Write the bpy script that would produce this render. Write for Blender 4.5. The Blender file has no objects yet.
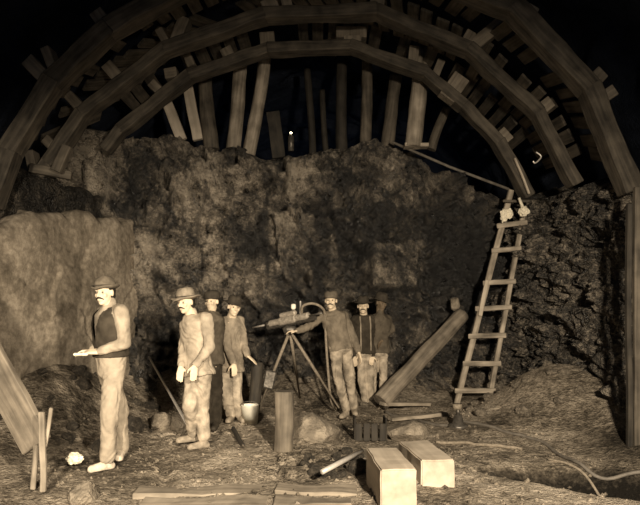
import bpy, bmesh, math, random
import numpy as np
from mathutils import Vector, Matrix, noise, Quaternion
random.seed(11)
SC = bpy.context.scene
COL = SC.collection
F = 600.0; CH = 1.46
def P(px, py, Y): return Vector(((px-320.0)*Y/F, Y, CH+(312.0-py)*Y/F))

# ------------------------------------------------------------ object helpers
W = {}
def place(o, M, parent=None):
    W[o.name] = M.copy()
    if parent is not None:
        o.parent = parent
        o.matrix_basis = W[parent.name].inverted() @ M
    else:
        o.matrix_basis = M
    return o
def link(name, me, mat, M=None, parent=None):
    o = bpy.data.objects.new(name, me); COL.objects.link(o)
    if mat and not me.materials: me.materials.append(mat)
    return place(o, M or Matrix.Identity(4), parent)
def empty(name, loc):
    o = bpy.data.objects.new(name, None); COL.objects.link(o)
    o.empty_display_size = .1
    return place(o, Matrix.Translation(loc))
def tag(o, label=None, cat=None, group=None, kind=None):
    if label: o['label'] = label
    if cat: o['category'] = cat
    if group: o['group'] = group
    if kind: o['kind'] = kind
    return o
def frame(p0, p1, hint=Vector((0,1,0))):
    z = (p1-p0).normalized()
    y = hint - z*hint.dot(z)
    if y.length < 1e-4: y = Vector((1,0,0)) - z*z.x
    y.normalize(); x = y.cross(z)
    M = Matrix((x, y, z)).transposed().to_4x4(); M.translation = p0
    return M
def smooth(me, on=True):
    for p in me.polygons: p.use_smooth = on

# ------------------------------------------------------------ materials
def nodes(name):
    m = bpy.data.materials.new(name); m.use_nodes = True
    nt = m.node_tree; b = nt.nodes['Principled BSDF']
    return m, nt, b
def N(nt, t, **kw):
    n = nt.nodes.new(t)
    for k, v in kw.items():
        if k.startswith('i_'):
            n.inputs[int(k[2:]) if k[2:].isdigit() else k[2:].replace('_', ' ')].default_value = v
        else: setattr(n, k, v)
    return n
def ramp(nt, src, stops):
    r = nt.nodes.new('ShaderNodeValToRGB'); e = r.color_ramp.elements
    e[0].position = stops[0][0]; e[0].color = (*stops[0][1], 1)
    e[1].position = stops[-1][0]; e[1].color = (*stops[-1][1], 1)
    for p, c in stops[1:-1]:
        q = e.new(p); q.color = (*c, 1)
    nt.links.new(src, r.inputs[0]); return r.outputs[0]
def tone(v, warm=1.0):
    warm *= 1-.35*v
    return (v, v*(1-.165*warm), v*(1-.38*warm))
def wood(name, lo, hi, rough=.8, scale=1.0, bump=.35):
    m, nt, b = nodes(name)
    tc = N(nt, 'ShaderNodeTexCoord'); oi = N(nt, 'ShaderNodeObjectInfo')
    off = N(nt, 'ShaderNodeVectorMath', operation='SCALE'); off.inputs['Scale'].default_value = 9.0
    cmb = N(nt, 'ShaderNodeCombineXYZ')
    for i in range(3): nt.links.new(oi.outputs['Random'], cmb.inputs[i])
    nt.links.new(cmb.outputs[0], off.inputs[0])
    add = N(nt, 'ShaderNodeVectorMath', operation='ADD')
    nt.links.new(tc.outputs['Object'], add.inputs[0]); nt.links.new(off.outputs[0], add.inputs[1])
    mp = N(nt, 'ShaderNodeMapping'); mp.inputs['Scale'].default_value = (26*scale, 26*scale, 2.2*scale)
    nt.links.new(add.outputs[0], mp.inputs[0])
    n1 = N(nt, 'ShaderNodeTexNoise'); n1.inputs['Scale'].default_value = 1; n1.inputs['Detail'].default_value = 6
    nt.links.new(mp.outputs[0], n1.inputs['Vector'])
    n2 = N(nt, 'ShaderNodeTexNoise'); n2.inputs['Scale'].default_value = 4.5; n2.inputs['Detail'].default_value = 5
    nt.links.new(add.outputs[0], n2.inputs['Vector'])
    mx = N(nt, 'ShaderNodeMath', operation='ADD'); h = N(nt, 'ShaderNodeMath', operation='MULTIPLY'); h.inputs[1].default_value = .5
    nt.links.new(n1.outputs[0], mx.inputs[0]); nt.links.new(n2.outputs[0], mx.inputs[1]); nt.links.new(mx.outputs[0], h.inputs[0])
    c = ramp(nt, h.outputs[0], [(.34, lo), (.5, tuple((a+b_)/2 for a, b_ in zip(lo, hi))), (.63, hi)])
    nt.links.new(c, b.inputs['Base Color']); b.inputs['Roughness'].default_value = rough
    bp = N(nt, 'ShaderNodeBump'); bp.inputs['Strength'].default_value = bump; bp.inputs['Distance'].default_value = .02
    nt.links.new(h.outputs[0], bp.inputs['Height']); nt.links.new(bp.outputs[0], b.inputs['Normal'])
    return m
def rocky(name, cols, s1=1.3, s2=9, s3=45, rough=(.45, .9), bump=.8, dist=.05, spec=.5, dust=0, mixd=.45):
    m, nt, b = nodes(name)
    tc = N(nt, 'ShaderNodeTexCoord')
    a = N(nt, 'ShaderNodeTexNoise'); a.inputs['Scale'].default_value = s1; a.inputs['Detail'].default_value = 3; a.inputs['Distortion'].default_value = .6
    d = N(nt, 'ShaderNodeTexNoise'); d.inputs['Scale'].default_value = s2; d.inputs['Detail'].default_value = 8; d.inputs['Roughness'].default_value = .65
    v = N(nt, 'ShaderNodeTexVoronoi'); v.inputs['Scale'].default_value = s3
    for n in (a, d, v): nt.links.new(tc.outputs['Object'], n.inputs['Vector'])
    s = N(nt, 'ShaderNodeMath', operation='MULTIPLY_ADD'); s.inputs[1].default_value = 1-mixd
    t = N(nt, 'ShaderNodeMath', operation='MULTIPLY'); t.inputs[1].default_value = mixd
    nt.links.new(d.outputs[0], t.inputs[0])
    nt.links.new(a.outputs[0], s.inputs[0]); nt.links.new(t.outputs[0], s.inputs[2])
    src = s.outputs[0]
    if mixd > .46:      # fine grain
        g = N(nt, 'ShaderNodeTexNoise'); g.inputs['Scale'].default_value = 24; g.inputs['Detail'].default_value = 5; g.inputs['Roughness'].default_value = .7
        nt.links.new(tc.outputs['Object'], g.inputs['Vector'])
        ga = N(nt, 'ShaderNodeMath', operation='MULTIPLY_ADD'); ga.inputs[1].default_value = .5
        gs = N(nt, 'ShaderNodeMath', operation='SUBTRACT'); gs.inputs[1].default_value = .25
        nt.links.new(src, gs.inputs[0]); nt.links.new(g.outputs[0], ga.inputs[0]); nt.links.new(gs.outputs[0], ga.inputs[2]); src = ga.outputs[0]
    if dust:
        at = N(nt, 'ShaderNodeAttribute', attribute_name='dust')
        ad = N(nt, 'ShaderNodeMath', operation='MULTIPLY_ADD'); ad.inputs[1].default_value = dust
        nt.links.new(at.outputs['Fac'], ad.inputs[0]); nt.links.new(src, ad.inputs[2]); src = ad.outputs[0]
    c = ramp(nt, src, cols)
    nt.links.new(c, b.inputs['Base Color'])
    rr = N(nt, 'ShaderNodeMapRange'); rr.inputs['From Min'].default_value = .35; rr.inputs['From Max'].default_value = .62
    rr.inputs['To Min'].default_value = rough[0]; rr.inputs['To Max'].default_value = rough[1]
    nt.links.new(d.outputs[0], rr.inputs[0]); nt.links.new(rr.outputs[0], b.inputs['Roughness'])
    b.inputs['Specular IOR Level'].default_value = spec
    hh = N(nt, 'ShaderNodeMath', operation='MULTIPLY_ADD'); hh.inputs[1].default_value = .25
    nt.links.new(v.outputs['Distance'], hh.inputs[0]); nt.links.new(d.outputs[0], hh.inputs[2])
    bp = N(nt, 'ShaderNodeBump'); bp.inputs['Strength'].default_value = bump; bp.inputs['Distance'].default_value = dist
    nt.links.new(hh.outputs[0], bp.inputs['Height']); nt.links.new(bp.outputs[0], b.inputs['Normal'])
    return m
def plain(name, col, rough=.8, metal=0, var=.25, sc=12, bump=.25, dist=.01, spec=.3):
    m, nt, b = nodes(name)
    tc = N(nt, 'ShaderNodeTexCoord')
    n = N(nt, 'ShaderNodeTexNoise'); n.inputs['Scale'].default_value = sc; n.inputs['Detail'].default_value = 6
    nt.links.new(tc.outputs['Object'], n.inputs['Vector'])
    lo = tuple(x*(1-var) for x in col); hi = tuple(min(1, x*(1+var)) for x in col)
    c = ramp(nt, n.outputs[0], [(.35, lo), (.65, hi)])
    nt.links.new(c, b.inputs['Base Color']); b.inputs['Roughness'].default_value = rough
    b.inputs['Metallic'].default_value = metal; b.inputs['Specular IOR Level'].default_value = spec
    bp = N(nt, 'ShaderNodeBump'); bp.inputs['Strength'].default_value = bump; bp.inputs['Distance'].default_value = dist
    nt.links.new(n.outputs[0], bp.inputs['Height']); nt.links.new(bp.outputs[0], b.inputs['Normal'])
    return m
M = {}
M['rib'] = wood('rib_timber', tone(.015), tone(.12), bump=.6)
M['wedge'] = wood('wedge_timber', tone(.10), tone(.30))
M['lag'] = wood('lagging_timber', tone(.02), tone(.15))
M['log'] = wood('log_bark', tone(.13), tone(.46), scale=.8, bump=.6)
M['midlog'] = wood('mid_log', tone(.07), tone(.30), scale=.8, bump=.7)
M['postlog'] = wood('post_log', tone(.05), tone(.20), scale=.8, bump=.8)
M['dimlog'] = wood('dim_log', tone(.03), tone(.16), scale=.8, bump=.6)
M['pale'] = wood('pale_timber', tone(.30), tone(.60), scale=.6)
M['dusty'] = wood('dusty_plank', tone(.13), tone(.36), scale=.6, bump=.6)
M['block'] = wood('sawn_block', tone(.34), tone(.56), scale=.5, bump=.15)
M['ladder'] = wood('ladder_wood', tone(.10), tone(.46))
M['darkwood'] = wood('dark_wood', tone(.012), tone(.055))
M['rock'] = rocky('fractured_rock', [(.36, tone(.008, .8)), (.45, tone(.05, .9)), (.53, tone(.18)), (.65, tone(.48))], s2=5, rough=(.25, .85), bump=1.0, dist=.16, dust=.15, mixd=.55, spec=.9)
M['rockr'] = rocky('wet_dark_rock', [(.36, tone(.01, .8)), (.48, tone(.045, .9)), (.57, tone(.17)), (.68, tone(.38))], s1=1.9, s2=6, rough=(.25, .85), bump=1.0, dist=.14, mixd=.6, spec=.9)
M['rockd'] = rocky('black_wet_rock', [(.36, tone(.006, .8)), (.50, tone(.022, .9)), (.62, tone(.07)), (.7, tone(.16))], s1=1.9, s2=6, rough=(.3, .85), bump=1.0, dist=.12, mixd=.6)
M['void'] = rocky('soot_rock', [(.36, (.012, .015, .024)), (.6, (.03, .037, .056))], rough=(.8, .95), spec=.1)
M['stone'] = rocky('loose_stone', [(.36, tone(.09)), (.5, tone(.21)), (.64, tone(.42))], s1=3, rough=(.6, .95))
M['darkstone'] = rocky('dark_stone', [(.36, tone(.02)), (.5, tone(.06)), (.64, tone(.16))], s1=3, rough=(.45, .9))
M['render'] = rocky('sandy_wall', [(.34, tone(.07)), (.5, tone(.22)), (.64, tone(.44))], s1=1.2, s2=14, s3=60, rough=(.8, .98), bump=.5, dist=.02, spec=.2)
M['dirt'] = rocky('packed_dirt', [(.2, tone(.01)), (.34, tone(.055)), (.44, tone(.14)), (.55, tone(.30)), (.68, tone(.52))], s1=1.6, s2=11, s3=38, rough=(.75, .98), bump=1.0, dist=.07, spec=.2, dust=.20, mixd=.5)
M['iron'] = plain('worn_iron', tone(.13, .6), .45, .6, .35, 30, .4)
M['steel'] = plain('bright_steel', tone(.72, .5), .35, .5, .1, 30)
M['hose'] = plain('rubber_hose', tone(.16, .7), .6)
M['drill'] = plain('dusty_iron', tone(.36, .8), .5, .1, .3, 30, .4)
M['rope'] = plain('dusty_hose', tone(.24), .7, sc=40)
M['skin'] = plain('skin', (.70, .58, .43), .55, var=.08, sc=20, bump=.1)
M['skindim'] = plain('shaded_skin', (.16, .12, .08), .6, var=.2, sc=20, bump=.1)  # shade on one miner's face painted into the skin colour
M['hair'] = plain('dark_hair', tone(.02), .7, sc=90, bump=.6)
M['eye'] = plain('eye', tone(.12), .3)
M['white'] = plain('white_cloth', (.85, .78, .62), .8, var=.12, sc=25, bump=.6, dist=.02)
M['bucket'] = plain('pale_enamel', (.92, .88, .76), .45, var=.1, sc=14)
M['boot'] = plain('dusty_boot', tone(.30), .75, sc=25)
M['boot_light'] = plain('pale_boot', tone(.62), .75, sc=25)
M['boot_dark'] = plain('dark_boot', tone(.06), .7, sc=25)
M['hat_tan'] = plain('tan_felt', tone(.26), .9, sc=20)
M['hat_dark'] = plain('dark_felt', tone(.05), .9, sc=20)
M['hat_mid'] = plain('brown_felt', tone(.14), .9, sc=20)
def cloth(name, v, var=.3, w=1.0): return plain(name, tone(v, w), .92, var=var, sc=9, bump=.9, dist=.018, spec=.15)
M['c_shirt'] = cloth('striped_shirt', .33); M['c_vest'] = cloth('dark_vest', .05)
M['c_tan'] = cloth('tan_trousers', .36, .16); M['c_coat'] = cloth('dusty_coat', .36, .25)
M['c_dusty'] = cloth('dusty_trousers', .38, .4); M['c_brown'] = cloth('brown_coat', .28)
M['c_grey'] = cloth('grey_jumper', .18); M['c_mud'] = cloth('muddy_trousers', .34, .45)
M['c_dark'] = cloth('dark_clothes', .045); M['c_dim'] = cloth('dim_clothes', .10)

# ------------------------------------------------------------ timber, log, rock builders
def beam_mesh(L, w, d, jit=.006, bev=.008, bow=0.0, cuts=5):
    bm = bmesh.new(); bmesh.ops.create_cube(bm, size=1)
    for v in bm.verts: v.co = Vector((v.co.x*w, v.co.y*d, (v.co.z+.5)*L))
    if cuts:
        ed = [e for e in bm.edges if abs(e.verts[0].co.z-e.verts[1].co.z) > L*.5]
        bmesh.ops.subdivide_edges(bm, edges=ed, cuts=cuts)
    o = random.random()*50
    for v in bm.verts:
        v.co += Vector((noise.noise(v.co*3+Vector((o, 0, 0))), noise.noise(v.co*3+Vector((0, o, 0))), noise.noise(v.co*3+Vector((0, 0, o)))*.5))*jit*2
        v.co.x += bow*math.sin(math.pi*v.co.z/L)
    if bev: bmesh.ops.bevel(bm, geom=list(bm.edges), offset=bev, segments=1, affect='EDGES')
    me = bpy.data.meshes.new('m'); bm.to_mesh(me); bm.free(); return me
def beam(name, p0, p1, w, d, mat, parent=None, hint=Vector((0,1,0)), **kw):
    return link(name, beam_mesh((p1-p0).length, w, d, **kw), mat, frame(p0, p1, hint), parent)
def log_mesh(L, r0, r1, bend=.02, seg=18, rings=22, rough=.06):
    bm = bmesh.new(); o = random.random()*40; prev = None; rs = []
    for i in range(rings+1):
        t = i/rings; r = r0+(r1-r0)*t
        ring = []
        for k in range(seg):
            a = 2*math.pi*k/seg
            q = Vector((math.cos(a), math.sin(a), 0))
            rr = r*(1+rough*2*noise.noise(q*1.7+Vector((0, 0, t*L*2.5+o)))+rough*noise.noise(q*5+Vector((0, 0, t*L*4+o))))
            ring.append(bm.verts.new((q.x*rr+bend*math.sin(math.pi*t+o), q.y*rr+bend*math.cos(2*t+o), t*L)))
        rs.append(ring)
    for a, b in zip(rs, rs[1:]):
        for k in range(seg): bm.faces.new((a[k], a[(k+1)%seg], b[(k+1)%seg], b[k]))
    bm.faces.new(rs[0][::-1]); bm.faces.new(rs[-1])
    me = bpy.data.meshes.new('m'); bm.to_mesh(me); bm.free()
    for p in me.polygons: p.use_smooth = len(p.vertices) == 4
    return me
def log(name, p0, p1, r0, r1, mat, parent=None, **kw):
    return link(name, log_mesh((p1-p0).length, r0, r1, **kw), mat, frame(p0, p1), parent)
def tube_mesh(pts, r, seg=10, close=False):
    pts = [Vector(p) for p in pts]; bm = bmesh.new(); rs = []
    up = Vector((.13, .2, 1)).normalized()
    for i, p in enumerate(pts):
        t = (pts[min(i+1, len(pts)-1)]-pts[max(i-1, 0)]).normalized()
        a = t.cross(up)
        if a.length < 1e-3: a = t.cross(Vector((1, 0, 0)))
        a.normalize(); b = t.cross(a)
        rr = r[i] if isinstance(r, (list, tuple)) else r
        rs.append([bm.verts.new(p+a*math.cos(2*math.pi*k/seg)*rr+b*math.sin(2*math.pi*k/seg)*rr) for k in range(seg)])
    for a, b in zip(rs, rs[1:]):
        for k in range(seg): bm.faces.new((a[k], a[(k+1)%seg], b[(k+1)%seg], b[k]))
    bm.faces.new(rs[0][::-1]); bm.faces.new(rs[-1])
    bmesh.ops.recalc_face_normals(bm, faces=bm.faces)
    me = bpy.data.meshes.new('m'); bm.to_mesh(me); bm.free(); smooth(me); return me
def flat_tube(*a):
    me = tube_mesh(*a); smooth(me, False); return me
def spline(pts, n=8):
    pts = [Vector(p) for p in pts]; out = []
    for i in range(len(pts)-1):
        a = pts[max(i-1, 0)]; b = pts[i]; c = pts[i+1]; d = pts[min(i+2, len(pts)-1)]
        for k in range(n):
            t = k/n
            out.append(.5*((2*b)+(c-a)*t+(2*a-5*b+4*c-d)*t*t+(3*b-a-3*c+d)*t**3))
    out.append(pts[-1]); return out
def rock_mesh(sx, sy, sz, seed, facets=9, sub=3, flat=0):
    rnd = random.Random(seed); bm = bmesh.new()
    bmesh.ops.create_icosphere(bm, subdivisions=sub, radius=1)
    planes = []
    for _ in range(facets):
        n = Vector((rnd.gauss(0, 1), rnd.gauss(0, 1), rnd.gauss(0, 1))).normalized(); planes.append((n, rnd.uniform(.55, .85)))
    for v in bm.verts:
        c = v.co.copy()
        for n, d in planes:
            k = c.dot(n)
            if k > d: c -= n*(k-d)
        c += c.normalized()*noise.noise(c*3+Vector((seed, 0, 0)))*.09
        v.co = Vector((c.x*sx, c.y*sy, c.z*sz))
    me = bpy.data.meshes.new('m'); bm.to_mesh(me); bm.free(); smooth(me, False); return me

# ------------------------------------------------------------ numpy noise
def h2(ix, iy, s):
    n = (ix*374761393+iy*668265263+s*974634777).astype(np.int64) & 0xffffffff
    n = ((n ^ (n >> 13))*1274126177) & 0xffffffff
    return ((n ^ (n >> 16)) & 0xffffff)/float(0xffffff)
def vnoise(x, y, s):
    ix = np.floor(x).astype(np.int64); iy = np.floor(y).astype(np.int64)
    fx = x-ix; fy = y-iy; fx = fx*fx*(3-2*fx); fy = fy*fy*(3-2*fy)
    a = h2(ix, iy, s); b = h2(ix+1, iy, s); c = h2(ix, iy+1, s); d = h2(ix+1, iy+1, s)
    return (a*(1-fx)+b*fx)*(1-fy)+(c*(1-fx)+d*fx)*fy-.5
def fbm(x, y, s, o=4):
    r = 0; a = 1.0
    for i in range(o): r = r+a*vnoise(x*2**i+i*7.3, y*2**i-i*3.1, s+i); a *= .5
    return r
def facets(x, y, sx, sy, s, amp, tilt, crack=.0, cw=.08):
    x = x+fbm(x/sx*.9, y/sy*.9, s+50, 2)*sx*.5; y = y+fbm(x/sx*.9, y/sy*.9, s+60, 2)*sy*.5
    u = x/sx; v = y/sy; iu = np.floor(u).astype(np.int64); iv = np.floor(v).astype(np.int64)
    b1 = np.full(u.shape, 9.0); b2 = np.full(u.shape, 9.0); val = np.zeros(u.shape)
    for du in (-1, 0, 1):
        for dv in (-1, 0, 1):
            cu = iu+du; cv = iv+dv
            pu = cu+h2(cu, cv, s); pv = cv+h2(cu, cv, s+1)
            d = np.hypot(u-pu, v-pv)
            o = (h2(cu, cv, s+2)-.5)*2*amp + tilt*((h2(cu, cv, s+3)-.5)*2*(u-pu)+(h2(cu, cv, s+4)-.5)*2*(v-pv))
            near = d < b1
            b2 = np.where(near, b1, np.minimum(b2, d)); val = np.where(near, o, val); b1 = np.where(near, d, b1)
    return val-crack*np.clip(1-(b2-b1)/cw, 0, 1)
def grid_obj(name, X, Y, Z, mat, flat=False):
    r, c = X.shape
    co = np.stack([X, Y, Z], -1).reshape(-1, 3)
    i = np.arange(r*c).reshape(r, c)
    q = np.stack([i[:-1, :-1], i[:-1, 1:], i[1:, 1:], i[1:, :-1]], -1).reshape(-1, 4)
    me = bpy.data.meshes.new(name)
    me.vertices.add(len(co)); me.vertices.foreach_set('co', co.astype(np.float32).ravel())
    me.loops.add(q.size); me.loops.foreach_set('vertex_index', q.astype(np.int32).ravel())
    me.polygons.add(len(q)); me.polygons.foreach_set('loop_start', np.arange(0, q.size, 4, dtype=np.int32))
    me.update(calc_edges=True); me.validate(); smooth(me, not flat)
    return link(name, me, mat)

# ------------------------------------------------------------ floor
def bump2(x, y, cx, cy, rx, ry, h): return h*np.exp(-(((x-cx)/rx)**2+((y-cy)/ry)**2))
def floor_z(x, y):
    x = np.asarray(x, float); y = np.asarray(y, float)
    z = fbm(x*1.1, y*1.1, 5, 3)*.05+fbm(x*5, y*5, 9, 3)*.025
    far = np.clip((y-8.6)/1.6, 0, 1)
    z = z + far*far*.35
    z = z + bump2(x, y, -3.5, 7.7, .8, 1.6, .85) + bump2(x, y, 3.1, 8.2, .75, .8, .62)+bump2(x, y, 2.4, 7.6, .9, .8, .10)+bump2(x, y, -2.4, 9.6, 1.2, .7, .35)+bump2(x, y, 4.2, 7.2, 1.0, 1.6, .5)
    z = z + bump2(x, y, .2, 9.9, 1.0, .6, .25)
    rough = bump2(x, y, -.15, 5.75, .55, .55, 1)+bump2(x, y, -2.2, 7.2, 1.3, 1.0, .7)+bump2(x, y, 2.0, 6.0, .6, .3, .0)
    z = z + rough*facets(x, y, .22, .22, 31, .05, .05)
    # ditch running off to the right
    cy = 5.62-.42*(x-1.35)
    w = np.clip((x-1.25)/1.0, 0, 1)*.34+.01
    z = z - np.clip((x-1.2)/.8, 0, 1)*.34*np.exp(-((y-cy)/w)**4)*(x > 1.2)
    # shallow groove between the mats of dirt
    z = z - .07*np.exp(-((x+1.35+.25*(y-5.2))/.07)**2)*np.clip((6.3-y)/.5, 0, 1)
    return z
def fz(x, y): return float(floor_z(x, y))
gx, gy = np.meshgrid(np.arange(-5.6, 5.6, .035), np.arange(1.2, 11.2, .035))
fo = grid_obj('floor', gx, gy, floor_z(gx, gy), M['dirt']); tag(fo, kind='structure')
def floor_tint(x, y):      # colour offset: darker along the ditch and in set patches, paler elsewhere
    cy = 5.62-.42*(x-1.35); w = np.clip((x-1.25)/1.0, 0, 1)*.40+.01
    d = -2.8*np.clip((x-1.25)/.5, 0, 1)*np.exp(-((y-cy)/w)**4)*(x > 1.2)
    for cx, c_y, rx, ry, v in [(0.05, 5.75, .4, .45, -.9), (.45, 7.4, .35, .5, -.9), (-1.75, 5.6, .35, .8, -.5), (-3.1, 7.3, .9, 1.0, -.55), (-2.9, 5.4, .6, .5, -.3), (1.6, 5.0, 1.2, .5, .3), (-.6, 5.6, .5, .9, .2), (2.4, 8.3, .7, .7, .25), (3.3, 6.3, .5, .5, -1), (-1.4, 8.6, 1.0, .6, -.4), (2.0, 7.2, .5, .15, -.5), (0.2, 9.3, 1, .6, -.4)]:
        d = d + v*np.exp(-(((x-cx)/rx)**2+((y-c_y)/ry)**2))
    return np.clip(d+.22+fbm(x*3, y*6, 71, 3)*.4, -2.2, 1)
fo.data.attributes.new('dust', 'FLOAT', 'POINT').data.foreach_set('value', floor_tint(gx, gy).astype(np.float32).ravel())

# ------------------------------------------------------------ rock walls
def sheet(name, plan, ztop, mat, disp, back=3.0, z0=-.5, res=.03, ledge_amp=.08, dust=None):
    """plan runs left to right as seen from inside; ztop: list of (s, z)"""
    plan = [Vector((a, b, 0)) for a, b in plan]
    seg = [(b-a).length for a, b in zip(plan, plan[1:])]; L = sum(seg); cum = np.concatenate([[0], np.cumsum(seg)])
    S = np.arange(0, L+res, res); S = np.clip(S, 0, L)
    px = np.interp(S, cum, [p.x for p in plan]); py = np.interp(S, cum, [p.y for p in plan])
    k = 15; ker = np.ones(2*k+1)/(2*k+1)
    pxs = np.convolve(np.pad(px, k, 'edge'), ker, 'valid'); pys = np.convolve(np.pad(py, k, 'edge'), ker, 'valid')
    tx = np.gradient(pxs); ty = np.gradient(pys); l = np.hypot(tx, ty)+1e-9; nx = ty/l; ny = -tx/l   # towards the camera side
    zt = np.interp(S, [a for a, _ in ztop], [b for _, b in ztop])
    zt = zt + fbm(S*2.2, S*0+3, 77, 3)*.16
    nv = int((max(zt)-z0)/res); nb = int(back/.07)
    V = np.linspace(0, 1, nv)[:, None]; H = V*(zt[None, :]-z0)+z0
    SS = np.broadcast_to(S, H.shape)
    Dv = disp(SS, H)
    edge = np.clip((zt[None, :]-H)/.12, 0, 1)
    Dv = Dv*(.35+.65*edge) - (1-edge)**2*.08
    X = px[None, :]+nx[None, :]*Dv; Y = py[None, :]+ny[None, :]*Dv; Z = H.copy()
    B = np.linspace(.03, back, nb)[:, None]
    Dl = Dv[-1][None, :]*np.exp(-B*3)
    Xb = px[None, :]-nx[None, :]*(B-Dl); Yb = py[None, :]-ny[None, :]*(B-Dl)
    Zb = zt[None, :]+(facets(SS[:1]+B*0, B+SS[:1]*0, .5, .5, 91, .07, .1)+fbm(SS[:1]*4+B*0, B*4, 5)*.05)*np.clip(B/.3, 0, 1)*(ledge_amp/.08)
    o = grid_obj(name, np.vstack([X, Xb]), np.vstack([Y, Yb]), np.vstack([Z, Zb]), mat, flat=False)
    if dust:
        A = np.vstack([dust(SS, H), np.zeros(Xb.shape)]).astype(np.float32).ravel()
        o.data.attributes.new('dust', 'FLOAT', 'POINT').data.foreach_set('value', A)
    tag(o, kind='structure'); return o
# back face; s along plan, x roughly = s-4.6
def s_of(px): return (px-320)*10/F+4.6
def z_of(py): return CH+(312-py)*10/F
def box(S, Z, x0, x1, y0, y1, d, soft=.05, ts=0, tz=0):
    a, b = s_of(x0), s_of(x1); t, u = z_of(y1), z_of(y0)
    m = np.clip((S-a)/soft, 0, 1)*np.clip((b-S)/soft, 0, 1)*np.clip((Z-t)/soft, 0, 1)*np.clip((u-Z)/soft, 0, 1)
    return m, m*(d+ts*(S-(a+b)/2)+tz*(Z-(t+u)/2))
def back_disp(S, Z):
    sm, bulge = box(S, Z, 185, 325, 150, 300, .30, .55)
    r = 1.25-.85*sm
    q = S+.45*Z
    base = facets(q, Z-.3*S, .8, 1.0, 3, .26, .40) + facets(q, Z, .30, .46, 13, .18, .34, .10, .10)*r + facets(q, Z-.4*S, .16, .17, 23, .10, .20, .05, .1)*r**1.3 + facets(S, Z, .075, .075, 43, .035, .08)*r**1.3 + fbm(S*2, Z*2, 8)*.2
    out = base+bulge
    for a in [(300, 362, 165, 206, .26, .14, -.2, -.25), (384, 442, 237, 293, .36, .12, -.4, -.25), (186, 203, 205, 292, .14, .05, 0, 0), (215, 245, 215, 275, .10, .08, 0, 0),
              (80, 138, 130, 225, .25, .15, .1, 0), (250, 300, 160, 200, .10, .1, 0, .3), (100, 180, 226, 300, .16, .1, .3, 0)]:
        m, d = box(S, Z, *a); out = out*(1-.6*m)+d
    for a in [(330, 384, 240, 310, -.30, .15), (442, 500, 225, 330, -.35, .2), (300, 380, 206, 214, -.22, .04), (100, 128, 290, 400, -.25, .15), (255, 340, 300, 400, -.2, .3), (145, 185, 160, 205, -.22, .15), (160, 200, 300, 400, -.15, .2)]:
        m, d = box(S, Z, *a); out = out+d
    return out + np.clip((1.0-Z), 0, 1)*.25
def back_mud_shade(S, Z):   # pale mud on the face; shade of recesses and cracks painted in dark
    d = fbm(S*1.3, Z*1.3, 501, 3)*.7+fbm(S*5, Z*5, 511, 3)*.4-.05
    for sx, sy, sd in ((.7, 1.1, 521),):   # crack shade between the blocks of rock, painted dark
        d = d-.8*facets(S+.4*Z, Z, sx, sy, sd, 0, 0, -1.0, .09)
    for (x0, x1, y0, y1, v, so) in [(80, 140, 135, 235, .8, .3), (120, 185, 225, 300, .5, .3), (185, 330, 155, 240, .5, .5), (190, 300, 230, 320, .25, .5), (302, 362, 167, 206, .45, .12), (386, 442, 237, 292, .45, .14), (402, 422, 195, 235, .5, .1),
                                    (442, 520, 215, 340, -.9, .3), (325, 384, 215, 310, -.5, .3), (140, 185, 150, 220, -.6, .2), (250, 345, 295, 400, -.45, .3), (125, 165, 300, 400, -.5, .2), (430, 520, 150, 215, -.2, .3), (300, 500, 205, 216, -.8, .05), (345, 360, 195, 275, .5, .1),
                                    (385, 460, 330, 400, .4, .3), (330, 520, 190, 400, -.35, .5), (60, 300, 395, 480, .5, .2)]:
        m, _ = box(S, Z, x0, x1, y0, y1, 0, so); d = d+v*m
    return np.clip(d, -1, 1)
zt = [(px, py) for px, py in [(-10, 172), (78, 172), (84, 136), (135, 136), (142, 150), (165, 138), (185, 136), (215, 147), (250, 152), (300, 156), (320, 152), (360, 150), (395, 141), (430, 145), (455, 168), (500, 188), (520, 190), (600, 190)]]
sheet('wall_back', [(-5.4, 9.6), (-3.6, 9.5), (-2.7, 9.75), (-1.8, 10.0), (4.4, 10.15)], [(s_of(a)+.55, z_of(b)) for a, b in zt], M['rock'], lambda S, Z: back_disp(S-.55, Z), back=4.5, dust=lambda S, Z: back_mud_shade(S-.55, Z))
def right_disp(S, Z):
    return facets(S+.3*Z, Z, .7, .6, 103, .13, .2)+facets(S, Z, .3, .26, 113, .10, .18, .05)+facets(S, Z, .15, .12, 123, .05, .10, .03)+facets(S, Z, .07, .06, 133, .02, .04)
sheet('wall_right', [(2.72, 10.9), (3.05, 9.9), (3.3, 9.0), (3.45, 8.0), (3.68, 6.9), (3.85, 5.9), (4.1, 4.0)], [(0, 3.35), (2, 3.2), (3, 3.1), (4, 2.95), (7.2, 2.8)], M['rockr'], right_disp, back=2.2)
def left_disp(S, Z): return fbm(S*1.3, Z*1.3, 201, 3)*.07+facets(S, Z, .6, .5, 211, .015, .03)+fbm(S*9, Z*9, 221, 3)*.012
lp = [(-4.1, 4.2), (-3.78, 5.8), (-3.6, 6.6), (-3.3, 7.8), (-3.0, 8.9), (-2.92, 9.5)]
sheet('wall_left', lp, [(0, 2.2), (2.4, 2.50), (3.7, 2.70), (4.9, 2.88), (5.5, 2.95)], M['render'], left_disp, back=.5, ledge_amp=.03)
def upper_disp(S, Z): return .6*facets(S, Z, .5, .35, 303, .10, .12, .04)+facets(S, Z, .17, .15, 313, .03, .05)
sheet('wall_upper_left', [(-4.5, 4.0), (-4.0, 6.2), (-3.62, 7.7), (-3.3, 9.2)], [(0, 3.1), (4, 3.22), (5.5, 3.3)], M['rockd'], upper_disp, back=2.2, z0=2.2)

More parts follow.
